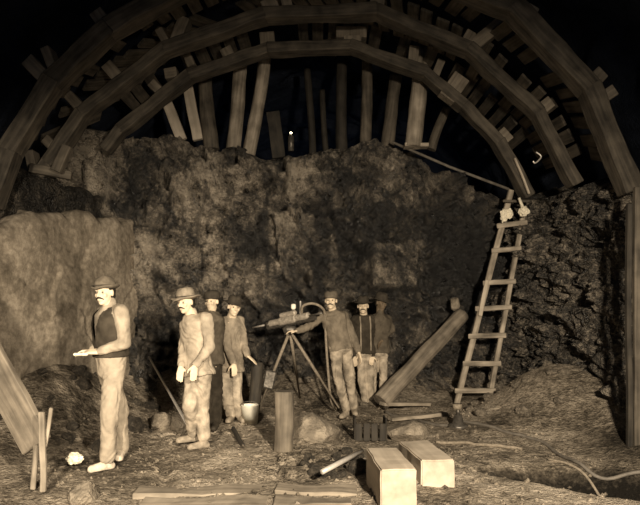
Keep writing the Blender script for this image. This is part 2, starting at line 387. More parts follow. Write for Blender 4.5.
# ceiling: rough rock vault beyond the lagging
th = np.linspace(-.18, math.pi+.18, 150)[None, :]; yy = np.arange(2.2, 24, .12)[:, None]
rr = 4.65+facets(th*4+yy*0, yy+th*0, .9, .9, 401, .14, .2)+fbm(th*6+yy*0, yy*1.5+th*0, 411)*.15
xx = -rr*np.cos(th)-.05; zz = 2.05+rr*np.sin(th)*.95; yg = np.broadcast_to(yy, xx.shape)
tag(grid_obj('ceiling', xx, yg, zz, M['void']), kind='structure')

# ------------------------------------------------------------ timber arch ribs
ribs = {
 'A': dict(Y=9.0, pts=[(106, 150), (121, 131), (190, 76), (268, 50), (350, 47), (425, 74), (462, 106), (498, 142), (528, 196)], w=.155, d=.25),
 'B': dict(Y=7.9, pts=[(36, 186), (50, 164), (84, 114), (166, 50), (265, 16), (375, 12), (468, 50), (538, 114), (574, 184)], w=.155, d=.25),
 'C': dict(Y=6.8, pts=[(-8, 205), (10, 152), (54, 82), (110, 30), (190, -14), (300, -40), (410, -32), (512, 8), (588, 88), (630, 190)], w=.20, d=.24)}
rib_obj = {}
lab = {'A': 'farthest curved timber arch rib, spanning just above the upright props', 'B': 'middle curved timber arch rib, its feet standing on the side ledges',
       'C': 'nearest and largest curved timber arch rib, cut off by the top of the view'}
for k, R_ in ribs.items():
    Y = R_['Y']; pts = [P(a, b, Y) for a, b in R_['pts']]
    e = empty('arch_rib', pts[-1]); tag(e, lab[k], 'arch rib', 'timber arch ribs'); rib_obj[k] = e
    for i, (a, b) in enumerate(zip(pts, pts[1:])):
        d = (b-a).normalized()
        beam('rib_segment', a-d*.02, b+d*.02, R_['w']*random.uniform(.94, 1.06), R_['d'], M['rib'], e, jit=.012, bev=.014, cuts=6, bow=0)
# wedge blocks wedged on the ribs  (rib, x0,y0,x1,y1, width px)
wb = [('A', 192, 66, 188, 56, 8), ('A', 268, 46, 267, 34, 15), ('A', 352, 46, 352, 38, 18), ('A', 351, 38, 351, 29, 30), ('A', 160, 92, 152, 84, 9), ('A', 176, 74, 166, 76, 10),
      ('A', 434, 78, 441, 62, 8), ('A', 448, 96, 461, 78, 17), ('A', 498, 142, 507, 134, 14), ('A', 412, 66, 414, 48, 10), ('A', 230, 58, 226, 50, 12),
      ('B', 168, 46, 160, 32, 8), ('B', 178, 40, 186, 20, 11), ('B', 84, 112, 70, 96, 10), ('B', 58, 150, 47, 140, 10), ('B', 272, 12, 268, 2, 16), ('B', 288, 10, 286, 2, 10), ('B', 376, 8, 377, 0, 14),
      ('B', 474, 46, 501, 24, 13), ('B', 463, 46, 470, 34, 10), ('B', 540, 110, 549, 103, 12), ('B', 120, 80, 108, 66, 12), ('B', 36, 176, 32, 152, 9),
      ('C', 58, 76, 48, 50, 9), ('C', 52, 84, 30, 62, 14), ('C', 512, 4, 520, -8, 16), ('C', 526, 20, 532, 10, 12), ('C', 590, 84, 600, 74, 14), ('C', 600, 100, 612, 92, 12), ('C', 108, 28, 98, 14, 14), ('C', 418, -30, 424, -44, 16)]
for k, x0, y0, x1, y1, wpx in wb:
    Y = ribs[k]['Y']; a = P(x0, y0, Y); b = P(x1, y1, Y)
    beam('wedge_block', a-(b-a)*.2, b, wpx*Y/F, .2, M['wedge'], rib_obj[k], jit=.006, cuts=1)

# ------------------------------------------------------------ lagging boards between ribs
def arc(k, side_out):
    R_ = ribs[k]; pts = [P(a, b, R_['Y']) for a, b in R_['pts']]
    c = Vector((-.05, R_['Y'], 2.0)); pts = [p+(p-c).normalized()*side_out for p in pts]
    L = [0]
    for a, b in zip(pts, pts[1:]): L.append(L[-1]+(b-a).length)
    def f(t):
        d = t*L[-1]
        for i in range(len(L)-1):
            if d <= L[i+1]+1e-6: return pts[i].lerp(pts[i+1], (d-L[i])/(L[i+1]-L[i]))
        return pts[-1]
    return f, L[-1]
nl = 0
def bay(k0, k1, n, t0, t1, skip, lab_, extend=None):
    global nl
    f0, _ = arc(k0, {'A': .37, 'B': .33, 'C': .16}[k0]); f1, _ = (arc(k1, {'A': .37, 'B': .34, 'C': .16}[k1]) if k1 else (None, 0))
    for i in range(n):
        t = t0+(t1-t0)*(i+.5)/n
        if random.random() < skip: continue
        a = f0(t+random.uniform(-.003, .003)); b = f1(t+random.uniform(-.003, .003)) if f1 else a+Vector((0, extend, 0))
        c = Vector((-.05, a.y, 2.0)); rad = (a-c).normalized()
        a = a+rad*random.uniform(0, .05); b = b+rad*random.uniform(0, .05)
        d = (b-a).normalized()
        o = beam('lagging_board', a-d*(-.06 if k1 else .1), b-d*.17, random.uniform(.15, .185), .04, M['lag'], hint=rad, jit=.008, bev=.004, cuts=2)
        tag(o, lab_, 'board', lab_)
bay('A', 'B', 38, .04, .97, .12, 'rough roof board laid between the middle arch rib and the farthest one')
bay('B', 'C', 40, .06, .98, .12, 'rough roof board laid between the nearest arch rib and the middle one')
bay('A', None, 34, .06, .96, .3, 'dark roof board running back beyond the farthest arch rib', extend=1.3)

# ------------------------------------------------------------ props standing on the rock ledge
props = [(166, 100, 182, 136, 10, 'pale', 1, 'short pale squared plank leaning on the ledge, first prop from the rock pillar', 10.1),
 (187, 82, 198, 136, 10, 'pale', 1, 'tall pale squared plank leaning beside the short pale plank on the ledge', 10.1),
 (204, 72, 212, 146, 15, 'dimlog', 0, 'brown round log prop just beyond the two pale planks', 10.25),
 (241, 60, 232, 150, 14, 'log', 0, 'round log prop tilted with its top towards the brighter log prop', 10.3),
 (265, 54, 249, 151, 13, 'log', 0, 'brightest tilted round log prop of the pair below the square block', 10.2),
 (273, 112, 279, 154, 13, 'darkwood', 1, 'short dim stub of timber beside the brightest log prop', 10.4),
 (308, 70, 312, 152, 7, 'darkwood', 0, 'thin dark stick prop standing in the opening, nearest to the small lamp', 11.0),
 (322, 90, 327, 152, 6, 'darkwood', 0, 'thin dark stick prop in the middle of the opening', 11.2),
 (343, 62, 341, 152, 11, 'darkwood', 0, 'dark upright log prop in the middle of the opening below the crown block', 10.6),
 (366, 60, 366, 146, 11, 'dimlog', 0, 'slim upright log prop nearest the rod end on the ledge', 10.3),
 (397, 76, 386, 144, 13, 'dimlog', 0, 'tilted log prop next to the thickest upright post', 10.3),
 (421, 50, 414, 143, 16, 'log', 0, 'thickest upright post reaching up past the farthest arch rib', 9.55),
 (447, 108, 431, 146, 9, 'dimlog', 0, 'short thin log leaning outward beyond the thickest post', 10.2)]
for x0, y0, x1, y1, w, mt, sq, lb, Y in props:
    top = P(x0, y0, Y); bot = P(x1, y1+4, Y)
    if sq: o = beam('timber_prop', bot, top, w*Y/F, .1, M[mt])
    else: o = log('timber_prop', bot, top, w*Y/F/2*1.06, w*Y/F/2*.94, M[mt])
    tag(o, lb, 'prop', 'props under the farthest arch rib')
beam_o = beam('base_plate', P(404, 146, 9.6), P(428, 146, 9.6), .06, .2, M['log']); tag(beam_o, 'small flat timber plate under the thickest upright post', 'plate')
o = link('iron_rod', tube_mesh([P(392, 142, 9.75), P(450, 167, 9.6), P(511, 190, 9.5)], .022), M['hose']); tag(o, 'long thin rod running from the ledge down to the ladder top', 'rod')
for q, (a, b, w, lb) in enumerate([((30, 168, 7.7), (72, 176, 7.8), 9, 'faint timber lying on the high ledge beside the middle rib foot'), ((57, 172, 7.6), (68, 146, 7.6), 9, 'faint short plank standing tilted on the high ledge')]):
    o = beam('timber_offcut', P(*a), P(*b), w*7.7/F, .12, M['dimlog']); tag(o, lb, 'timber')

# small flame lamp on the ledge
lp_c = P(291, 133, 10.0)
e = empty('miner_lamp', lp_c-Vector((0, 0, .12))); tag(e, 'tiny glowing lamp on the ledge among the props', 'lamp')
link('lamp_body', tube_mesh([lp_c+Vector((0, 0, -.3)), lp_c+Vector((0, 0, -.06)), lp_c+Vector((0, 0, -.05)), lp_c+Vector((0, 0, -.02))], [.05, .05, .03, .02]), M['iron'], parent=e)
fm, nt, b = nodes('lamp_flame'); b.inputs['Emission Color'].default_value = (1, .85, .55, 1); b.inputs['Emission Strength'].default_value = 6
link('flame', tube_mesh([lp_c+Vector((0, 0, z)) for z in (-.015, 0, .012, .02)], [.010, .022, .018, .004]), fm, parent=e)

# ------------------------------------------------------------ ladder
e = empty('ladder', P(471, 407, 9.1)); tag(e, 'tall wooden ladder leaning against the rock below the arch ribs', 'ladder')
a0, a1 = P(455, 410, 9.0), P(511, 190, 9.2); b0, b1 = P(487, 411, 8.95), P(524, 210, 9.05)
beam('rail', a0, a1, .085, .06, M['ladder'], e, jit=.005); beam('rail', b0, b1, .07, .06, M['ladder'], e, jit=.005)
for yy_ in (388, 362, 335, 308, 283, 251, 226):
    t = (407-yy_)/(407-190.); u = (408-yy_)/(408-213.)
    p = a0.lerp(a1, t); q = b0.lerp(b1, u); d = (q-p).normalized(); off = Vector((0, -.045, 0))
    beam('rung', p-d*random.uniform(.05, .10)+off, q+d*random.uniform(.04, .07)+off, .075, .03, M['ladder'], e, jit=.004, cuts=2)
beam('brace', P(480, 316, 9.0), P(487, 280, 9.05), .06, .025, M['pale'], e, cuts=1)

# ------------------------------------------------------------ crumpled blobs
def crumple(name, c, s, seed, mat, parts=3):
    bm = bmesh.new(); rnd = random.Random(seed)
    for _ in range(parts):
        m = bmesh.ops.create_icosphere(bm, subdivisions=3, radius=1)
        off = Vector((rnd.uniform(-.5, .5)*s[0], rnd.uniform(-.4, .4)*s[1], rnd.uniform(-.4, .5)*s[2])); k = rnd.uniform(.45, .75); o = rnd.random()*90
        for v in m['verts']:
            n = noise.noise(v.co*2.2+Vector((o, 0, 0)))+.6*abs(noise.noise(v.co*5+Vector((0, o, 0))))
            v.co = off+Vector((v.co.x*s[0], v.co.y*s[1], v.co.z*s[2]))*k*(1+.55*n)
    me = bpy.data.meshes.new('m'); bm.to_mesh(me); bm.free(); smooth(me, False)
    return link(name, me, mat, Matrix.Translation(c))
o = crumple('cloth_bundle', P(506, 216, 8.95), (.085, .06, .11), 3, M['white']); tag(o, 'pale crumpled bundle hanging on the ladder just above its top rung', 'bundle')
o = crumple('cloth_bundle', P(525, 210, 8.75), (.085, .06, .09), 8, M['white'], 4); tag(o, 'pale crumpled bundle hanging at the foot of the farthest arch rib', 'bundle')
o = link('hanging_strap', tube_mesh([P(519, 198, 8.78), P(523, 208, 8.76)], .022), M['white']); tag(o, 'pale short strap holding up the bundle beside the ladder', 'strap')
beam_o = beam('cross_batten', P(503, 201, 9.05), P(530, 201, 8.9), .04, .04, M['dimlog']); tag(beam_o, 'thin batten laid across the ladder top', 'batten')
beam_o = beam('rib_edge_strip', P(515, 158, 8.8), P(529, 194, 8.8), .03, .05, M['pale']); tag(beam_o, 'narrow pale strip added for the bright edge of the farthest rib foot', 'batten')  # added pale strip, draws the rib foot's bright edge as colour
o = link('wire_hook', tube_mesh(spline([P(536, 152, 8.2), P(541, 156, 8.2), P(539, 160, 8.2), P(535, 163, 8.2), P(533, 161, 8.2)], 5), .011), M['steel']); tag(o, 'small pale bent hook hanging among the roof boards', 'hook')
o = crumple('crumpled_paper', P(73, 459, 5.55), (.075, .06, .055), 5, M['white'], 4); tag(o, 'crumpled white paper lying by the feet of the person in the vest', 'paper')

# ------------------------------------------------------------ leaning log and other floor timber
o = log('leaning_log', P(381, 402, 8.55), P(462, 314, 9.35), .135, .115, M['midlog'], bend=.01); tag(o, 'thick round log leaning up from the floor beside the miners', 'log')
o = link('rock', rock_mesh(.10, .1, .13, 5), M['stone'], Matrix.Translation(P(455, 303, 9.55))); tag(o, 'small pale rock lodged above the upper end of the leaning log', 'rock')
o = beam('floor_plank', P(382, 404, 8.5), P(428, 404, 8.9), .14, .05, M['log'], hint=Vector((0, 0, 1))); tag(o, 'flat plank on the floor at the foot of the leaning log', 'plank')
o = beam('floor_plank', P(390, 419, 7.9), P(446, 414, 8.3), .12, .05, M['ladder'], hint=Vector((0, 0, 1))); tag(o, 'flat plank on the floor between the ladder foot and the pale boulder', 'plank')
def box_timber(name, c, w, L, h, rot, lb):
    bm = bmesh.new(); bmesh.ops.create_cube(bm, size=1)
    for v in bm.verts: v.co = Vector((v.co.x*w, v.co.y*h, (v.co.z)*L))
    bmesh.ops.subdivide_edges(bm, edges=list(bm.edges), cuts=4, use_grid_fill=True)
    for v in bm.verts: v.co += Vector([noise.noise(v.co*6+Vector((i*9, rot*9, 0)))*.008 for i in range(3)])
    bmesh.ops.bevel(bm, geom=[e_ for e_ in bm.edges if e_.calc_face_angle(0) > .8], offset=.010, segments=2, affect='EDGES')
    me = bpy.data.meshes.new('m'); bm.to_mesh(me); bm.free()
    Mx = Matrix.Translation(c)@Matrix.Rotation(rot, 4, 'Z')@Matrix.Rotation(-math.pi/2, 4, 'X')
    o = link(name, me, M['block'], Mx); tag(o, lb, 'timber block', 'sawn timber blocks'); return o
box_timber('timber_block', Vector((.555, 4.78, .12)), .27, .72, .36, math.radians(4), 'squared pale timber block nearest the camera, its shaded side beside the bright steel bar')
box_timber('timber_block', Vector((.925, 5.30, .095)), .285, .74, .30, math.radians(7), 'squared pale timber block set behind the nearer one, its square end bright')
o = link('boulder', rock_mesh(.27, .22, .16, 21, 10), M['stone'], Matrix.Translation(P(405, 432, 6.9))); tag(o, 'pale rounded boulder just behind the two sawn blocks', 'boulder')
o = link('boulder', rock_mesh(.42, .38, .22, 33, 14), M['stone'], Matrix.Translation(P(317, 431, 7.0))@Matrix.Rotation(.15, 4, 'Y')); tag(o, 'broad flat boulder lying in front of the drill operator', 'boulder')
o = link('boulder', rock_mesh(.16, .14, .09, 37, 9), M['stone'], Matrix.Translation(P(298, 443, 6.75))); tag(o, 'small tan boulder against the foot of the short post', 'boulder')
o = link('boulder', rock_mesh(.17, .15, .14, 41, 9), M['stone'], Matrix.Translation(P(160, 423, 7.4))); tag(o, 'pale block of stone beyond the thin leaning drill steel', 'boulder')
o = link('boulder', rock_mesh(.17, .15, .13, 47, 9), M['stone'], Matrix.Translation(P(180, 423, 7.5))); tag(o, 'pale block of stone behind the feet of the person in the dusty coat', 'boulder')
o = link('boulder', rock_mesh(.12, .12, .14, 51, 9), M['stone'], Matrix.Translation(P(84, 497, 4.75))); tag(o, 'pointed pale stone below the crumpled paper', 'boulder')
# short post, planks at the front
o = log('short_post', P(284, 452, 6.35), P(284, 391, 6.35), .108, .10, M['postlog'], bend=.01, rough=.10); tag(o, 'short upright round post standing in the floor behind the pale planks', 'post')
for a, b, w, lb, z in [((-1.50, 4.88), (-.405, 4.93), .26, 'long pale plank lying flat, left of the gap in the planks', .0), ((-1.36, 4.52), (-.40, 4.56), .30, 'wide pale plank lying flat at the lower edge, left of the gap', .0),
                     ((-.36, 4.92), (.30, 4.86), .24, 'short pale plank lying flat between the gap and the rubble', .0), ((-.35, 4.56), (.24, 4.52), .28, 'pale plank lying flat at the lower edge beside the blocks', .0)]:
    z0 = fz((a[0]+b[0])/2, a[1])-.005
    o = beam('ground_plank', Vector((a[0], a[1], z0)), Vector((b[0], b[1], z0)), w, .06, M['dusty'], hint=Vector((0, 0, 1)), jit=.016); tag(o, lb, 'plank')
# drill steel bars
o = link('steel_bar', tube_mesh([P(322, 472, 4.95), P(362, 451, 5.6)], .022, 12), M['steel']); tag(o, 'short bright steel bar resting on dark rubble beside the nearest block', 'bar')
o = link('drill_steel', tube_mesh([P(149, 357, 9.45), P(190, 429, 6.75)], .017, 8), M['steel']); tag(o, 'long thin bright rod leaning back beside the person in the dusty coat', 'drill steel')
o = beam('floor_stick', P(233, 428, 7.3), P(243, 446, 6.6), .05, .04, M['darkwood']); tag(o, 'short dark stick lying on the floor in front of the bucket', 'stick')
# leaning board + stakes on the far left
o = beam('leaning_board', P(37, 446, 4.95), P(-95, 205, 5.3), .30, .06, M['midlog'], hint=Vector((.1, 1, .15)), jit=.01); tag(o, 'wide heavy board slanting down behind the upright stake', 'board')
o = beam('stake', P(43, 492, 4.75), P(41, 412, 4.75), .045, .04, M['ladder']); tag(o, 'tall thin upright stake in front of the slanting board', 'stake')
o = beam('stake', P(45, 447, 4.8), P(51, 408, 4.8), .03, .03, M['ladder']); tag(o, 'short thin tilted stick crossing the upright stake', 'stake')
o = beam('stake', P(33, 490, 4.85), P(36, 445, 4.85), .04, .03, M['ladder']); tag(o, 'low thin stake under the end of the slanting board', 'stake')
# uprights at the right edge
for x, w, z1, lb in [(3.115, .05, 2.55, 'tall upright plank at the edge of the view, beside the dark gap'), (3.2, .075, 2.72, 'tall upright plank, outermost at the edge of the view')]:
    o = beam('upright_plank', Vector((x, 6.05, -.1)), Vector((x, 6.05, z1)), w, .06, M['lag'] if x > 3.15 else M['darkwood']); tag(o, lb, 'plank')
# dark slatted crate
e = empty('crate', P(372, 440, 6.9)); tag(e, 'dark slatted crate standing behind the nearest timber block', 'crate')
cb = P(371, 441, 6.9); cb.z = 0
for i in range(4): beam('slat', cb+Vector((-.15+i*.09, -.12, 0)), cb+Vector((-.15+i*.09, -.12, .2)), .075, .02, M['darkwood'], e, cuts=1, jit=.003)
for sx in (-.19, .16): beam('side_board', cb+Vector((sx, 0, 0)), cb+Vector((sx, 0, .26)), .02, .26, M['darkwood'], e, cuts=1, jit=.003)
beam('bottom_board', cb+Vector((-.18, 0, .02)), cb+Vector((.15, 0, .02)), .24, .02, M['darkwood'], e, cuts=1, jit=.002, hint=Vector((0, 0, 1)))
# screw jack near ladder foot
c = P(458, 431, 7.3); c.z = fz(c.x, c.y)
e = empty('screw_jack', c); tag(e, 'small dark iron screw jack on the floor near the ladder foot', 'jack')
link('jack_base', tube_mesh([c+Vector((0, 0, z)) for z in (-.02, .02, .04, .14)], [.13, .12, .07, .045], 16), M['iron'], parent=e)
link('jack_screw', tube_mesh([c+Vector((0, 0, z)) for z in (.13, .22)], .025, 12), M['iron'], parent=e)
link('jack_head', tube_mesh([c+Vector((-.01, 0, z)) for z in (.21, .27)], [.055, .06], 14), M['rope'], parent=e)
# bucket
c = P(250, 421, 7.9); c.z = fz(c.x, c.y)+.0
e = empty('bucket', c); tag(e, 'pale metal bucket on the floor beside the person leaning in the brown coat', 'bucket')
bm = bmesh.new(); prof = [(.0, .012), (.098, .012), (.10, .0), (.118, .24), (.124, .245), (.118, .25), (.108, .235), (.092, .03), (.0, .03)]; rings = []
for r, z in prof: rings.append([bm.verts.new((max(r, .001)*math.cos(a*math.pi/14), max(r, .001)*math.sin(a*math.pi/14), z)) for a in range(28)])
for a, b in zip(rings, rings[1:]):
    for k in range(28): bm.faces.new((a[k], a[(k+1) % 28], b[(k+1) % 28], b[k]))
bmesh.ops.recalc_face_normals(bm, faces=bm.faces)
me = bpy.data.meshes.new('m'); bm.to_mesh(me); bm.free(); smooth(me); link('bucket_body', me, M['bucket'], Matrix.Translation(c), e)
link('bucket_handle', tube_mesh([c+Vector((.12*math.cos(a), -.02-.05*math.sin(a), .24+.06*math.sin(a))) for a in np.linspace(0, math.pi, 14)], .005, 6), M['iron'], parent=e)
o = log('timber_stub', P(251, 418, 8.12), P(258, 362, 8.15), .085, .08, M['darkwood']); tag(o, 'dark short timber standing tilted right behind the bucket', 'timber')

# ------------------------------------------------------------ rock drill on its tripod
e = empty('rock_drill', P(288, 410, 8.4)); tag(e, 'iron rock drill mounted on a three-legged stand at the rock face', 'rock drill')
ap = P(290, 331, 8.3)
dr0, dr1 = P(270, 324, 8.5), P(313, 315, 8.0)
dd = (dr1-dr0).normalized()
def lp_(t, up=0.0): return dr0.lerp(dr1, t)+Vector((0, 0, up))
link('guide_shell', flat_tube([lp_(-.05, -.045), lp_(1.05, -.045)], .035, 8), M['iron'], parent=e)
link('cylinder', flat_tube([lp_(.0), lp_(.02), lp_(.25), lp_(.27), lp_(.62), lp_(.64), lp_(.9), lp_(.92)], [.03, .05, .05, .062, .062, .052, .052, .03], 18), M['drill'], parent=e)
link('valve_chest', flat_tube([lp_(.25, .085), lp_(.27, .085), lp_(.6, .085), lp_(.62, .085)], [.02, .036, .036, .02], 12), M['drill'], parent=e)
link('drill_chuck', tube_mesh([lp_(-.1), lp_(.0)], [.03, .035], 12), M['iron'], parent=e)
link('drill_bit_steel', tube_mesh([dr0-dd*.35, dr0], .014, 8), M['steel'], parent=e)
link('feed_screw', tube_mesh([lp_(.9), lp_(1.2)], .014, 8), M['iron'], parent=e)
cr = lp_(.72, .03); k = link('crank', tube_mesh([cr, cr+Vector((.0, 0, .16)), cr+Vector((.0, -.05, .19))], .012, 8), M['steel'], parent=e)
oc = lp_(.56, .13); link('oil_cup', tube_mesh([oc, oc+Vector((0, 0, .02)), oc+Vector((0, 0, .07)), oc+Vector((0, 0, .08))], [.02, .034, .034, .015], 12), M['bucket'], parent=e)
link('clamp', tube_mesh([ap+Vector((-.09, 0, .0)), ap+Vector((-.04, 0, .02)), ap+Vector((.04, 0, .02)), ap+Vector((.09, 0, 0))], [.045, .06, .06, .045], 14), M['iron'], parent=e)
for tgt, lo in [(P(259, 408, 8.35), .2), (P(339, 408, 8.25), .0), (P(300, 398, 9.2), .0)]:
    lg = link('tripod_leg', tube_mesh([ap, ap.lerp(tgt, .6), ap.lerp(tgt, .6001), tgt], [.022, .022, .017, .012], 10), M['rope'], parent=e)
w0 = ap.lerp(P(259, 408, 8.35), .63)
beam('leg_weight', w0+Vector((.02, 0, .13)), w0+Vector((-.035, 0, -.12)), .16, .12, M['iron'], e, bev=.02)
w1 = P(327, 366, 8.25)
link('air_hose', tube_mesh(spline([lp_(.75, .06), P(303, 306, 8.05), P(312, 303.5, 8.05), P(321, 307, 8.1), P(325, 315, 8.2), P(326, 340, 8.25), P(328, 370, 8.3), P(331, 400, 8.4), P(336, 409, 8.6)], 8), .018, 10), M['rope'], parent=e)

# ------------------------------------------------------------ hoses on the right of the floor
def ground_tube(name, pts, r, mat, lb, cat):
    q = spline([Vector((a, b, 0)) for a, b in pts], 8)
    for p in q: p.z = fz(p.x, p.y)+r*.9
    o = link(name, tube_mesh(q, r, 8), mat); tag(o, lb, cat); return o
def gp(px, py): Y = CH*F/(py-312.); return ((px-320)*Y/F, Y)
ground_tube('air_hose', [gp(436, 444), gp(460, 446), gp(490, 450), gp(522, 453)], .018, M['rope'], 'pale hose lying on the floor and ending at the dark ditch', 'hose')
ground_tube('air_hose', [gp(462, 429), gp(500, 438), gp(540, 447), gp(562, 458), gp(590, 470), gp(640, 474), gp(690, 474)], .018, M['hose'], 'dark hose running from the ladder foot along the ditch', 'hose')
ground_tube('air_hose', [gp(548, 462), gp(585, 470), gp(625, 480), gp(680, 484)], .013, M['rope'], 'pale hose crossing the dark ditch at the edge of the view', 'hose')
ground_tube('air_hose', [gp(452, 432), gp(430, 428), gp(410, 421), gp(385, 414)], .02, M['hose'], 'dark hose running from the screw jack towards the miners', 'hose')

# ------------------------------------------------------------ loose stones
kinds = [rock_mesh(1, .9, .7, s, 10, 2) for s in (61, 62, 63, 64, 65)]
def stones(n, region, smin, smax, mat, lb, grp, seed):
    rnd = random.Random(seed); meshes = []
    for k_ in kinds:
        m_ = k_.copy(); m_.materials.clear(); m_.materials.append(mat); meshes.append(m_)
    for i in range(n):
        x, y = region(rnd); s = rnd.uniform(smin, smax)*(.6+.8*rnd.random()**2)
        o = bpy.data.objects.new('loose_stone', rnd.choice(meshes)); COL.objects.link(o)
        place(o, Matrix.Translation((x, y, fz(x, y)+s*.25))@Matrix.Rotation(rnd.uniform(0, 6.28), 4, 'Z')@Matrix.Rotation(rnd.uniform(-.4, .4), 4, 'X')@Matrix.Diagonal((s, s, s, 1)))
        tag(o, lb, 'stone', grp)
def reg(x0, x1, y0, y1): return lambda r: (r.uniform(x0, x1), r.uniform(y0, y1))
stones(26, reg(-.15, .42, 5.25, 6.15), .04, .11, M['darkstone'], 'dark broken stone in the heap under the bright steel bar', 'dark rubble under the steel bar', 1)
stones(44, reg(-3.5, -2.0, 6.2, 8.8), .04, .13, M['darkstone'], 'dark broken stone at the foot of the smooth side wall', 'stones by the smooth wall', 2)
stones(30, reg(-1.6, 1.3, 8.8, 9.7), .05, .14, M['stone'], 'broken stone along the bottom of the rock face behind the miners', 'stones below the rock face', 3)
stones(34, reg(1.9, 3.4, 7.2, 9.2), .03, .10, M['stone'], 'broken stone on the dirt mound beside the ladder', 'stones on the mound', 4)
stones(20, lambda r: (lambda x: (x, 5.62-.42*(x-1.35)+r.uniform(-.2, .2)))(r.uniform(1.6, 3.4)), .05, .12, M['darkstone'], 'wet dark stone lying in the ditch', 'stones in the ditch', 5)
# gravel: too small and many to count
def gravel(n, seed):
    rnd = random.Random(seed); bm = bmesh.new()
    for i in range(n):
        x = rnd.uniform(-2.7, 2.7); y = 4.3+4.8*rnd.random()
        s = rnd.uniform(.008, .026); z = fz(x, y)+s*.3
        vs = [bm.verts.new((x+s*a*rnd.uniform(.6, 1.3), y+s*b*rnd.uniform(.6, 1.3), z+s*c_*rnd.uniform(.5, 1.1))) for a, b, c_ in ((1, 0, 0), (-1, 0, 0), (0, 1, 0), (0, -1, 0), (0, 0, 1), (0, 0, -1))]
        for f in ((0, 2, 4), (2, 1, 4), (1, 3, 4), (3, 0, 4), (2, 0, 5), (1, 2, 5), (3, 1, 5), (0, 3, 5)): bm.faces.new([vs[q] for q in f])
    me = bpy.data.meshes.new('m'); bm.to_mesh(me); bm.free(); return me
o = link('gravel', gravel(2200, 9), M['dirt']); tag(o, 'fine gravel scattered over the dirt floor', 'gravel', kind='stuff')

# ------------------------------------------------------------ people
class Blob:
    def __init__(s): s.bm = bmesh.new()
    def cap(s, p0, r0, p1, r1, seg=14):
        p0 = Vector(p0); p1 = Vector(p1); Mx = frame(p0, p1) if (p1-p0).length > 1e-5 else Matrix.Translation(p0); L = (p1-p0).length; rings = []
        for i in range(1, 5): a = math.pi/2*(1-i/4.); rings.append((r0*math.cos(a), -r0*math.sin(a)))
        for i in range(4): a = math.pi/2*i/4.; rings.append((r1*math.cos(a), L+r1*math.sin(a)))
        vs = [[s.bm.verts.new(Mx@Vector((r*math.cos(2*math.pi*k/seg), r*math.sin(2*math.pi*k/seg), z))) for k in range(seg)] for r, z in rings]
        for a, b in zip(vs, vs[1:]):
            for k in range(seg): s.bm.faces.new((a[k], a[(k+1) % seg], b[(k+1) % seg], b[k]))
        for ring, z, fl in ((vs[0], -r0, 1), (vs[-1], L+r1, 0)):
            c = s.bm.verts.new(Mx@Vector((0, 0, z)))
            for k in range(seg):
                s.bm.faces.new((c, ring[(k+1) % seg], ring[k]) if fl else (c, ring[k], ring[(k+1) % seg]))
    def chain(s, pts, rs):
        for i in range(len(pts)-1): s.cap(pts[i], rs[i], pts[i+1], rs[i+1])
    def ell(s, c, R, rad):
        m = bmesh.ops.create_uvsphere(s.bm, u_segments=20, v_segments=14, radius=1)
        for v in m['verts']: v.co = Vector(c)+R@Vector((v.co.x*rad[0], v.co.y*rad[1], v.co.z*rad[2]))
    def loft(s, rings, seg=28):
        vs = []
        for c, ax, ay in rings:
            vs.append([s.bm.verts.new(c+ax*math.copysign(abs(math.cos(2*math.pi*k/seg))**.85, math.cos(2*math.pi*k/seg))+ay*math.sin(2*math.pi*k/seg)) for k in range(seg)])
        for a, b in zip(vs, vs[1:]):
            for k in range(seg): s.bm.faces.new((a[k], a[(k+1) % seg], b[(k+1) % seg], b[k]))
        s.bm.faces.new(vs[0][::-1]); s.bm.faces.new(vs[-1])
    def build(s, name, mat, parent, vox=.009, folds=0.0, it=3, post=None, cut=None):
        bmesh.ops.recalc_face_normals(s.bm, faces=s.bm.faces)
        me = bpy.data.meshes.new('t'); s.bm.to_mesh(me); s.bm.free()
        t = bpy.data.objects.new('t', me); COL.objects.link(t)
        r = t.modifiers.new('r', 'REMESH'); r.mode = 'VOXEL'; r.voxel_size = vox
        if it: q = t.modifiers.new('s', 'SMOOTH'); q.iterations = it; q.factor = .5
        dg = bpy.context.evaluated_depsgraph_get()
        me2 = bpy.data.meshes.new_from_object(t.evaluated_get(dg)); bpy.data.objects.remove(t); bpy.data.meshes.remove(me)
        o_ = random.random()*30
        if folds:
            me2.update(); nn = [v.normal.copy() for v in me2.vertices]
            for v, n in zip(me2.vertices, nn):
                p = v.co
                a = noise.noise(Vector((p.x*6+o_, p.y*6, p.z*4)))
                q_ = abs(noise.noise(Vector((p.x*7+a, p.y*7, p.z*9+o_+3.5*a))))
                b_ = noise.noise(Vector((p.x*18, p.y*18+o_, p.z*20+p.x*9)))
                v.co = p+n*folds*(a*.9-q_*1.3+.35+b_*.35)
        if post:
            for v in me2.vertices: v.co = post(v.co.copy())
        if cut:
            bm = bmesh.new(); bm.from_mesh(me2); bmesh.ops.delete(bm, geom=[v for v in bm.verts if cut(v.co)], context='VERTS'); bm.to_mesh(me2); bm.free()
        smooth(me2)
        return link(name, me2, mat, parent=parent)
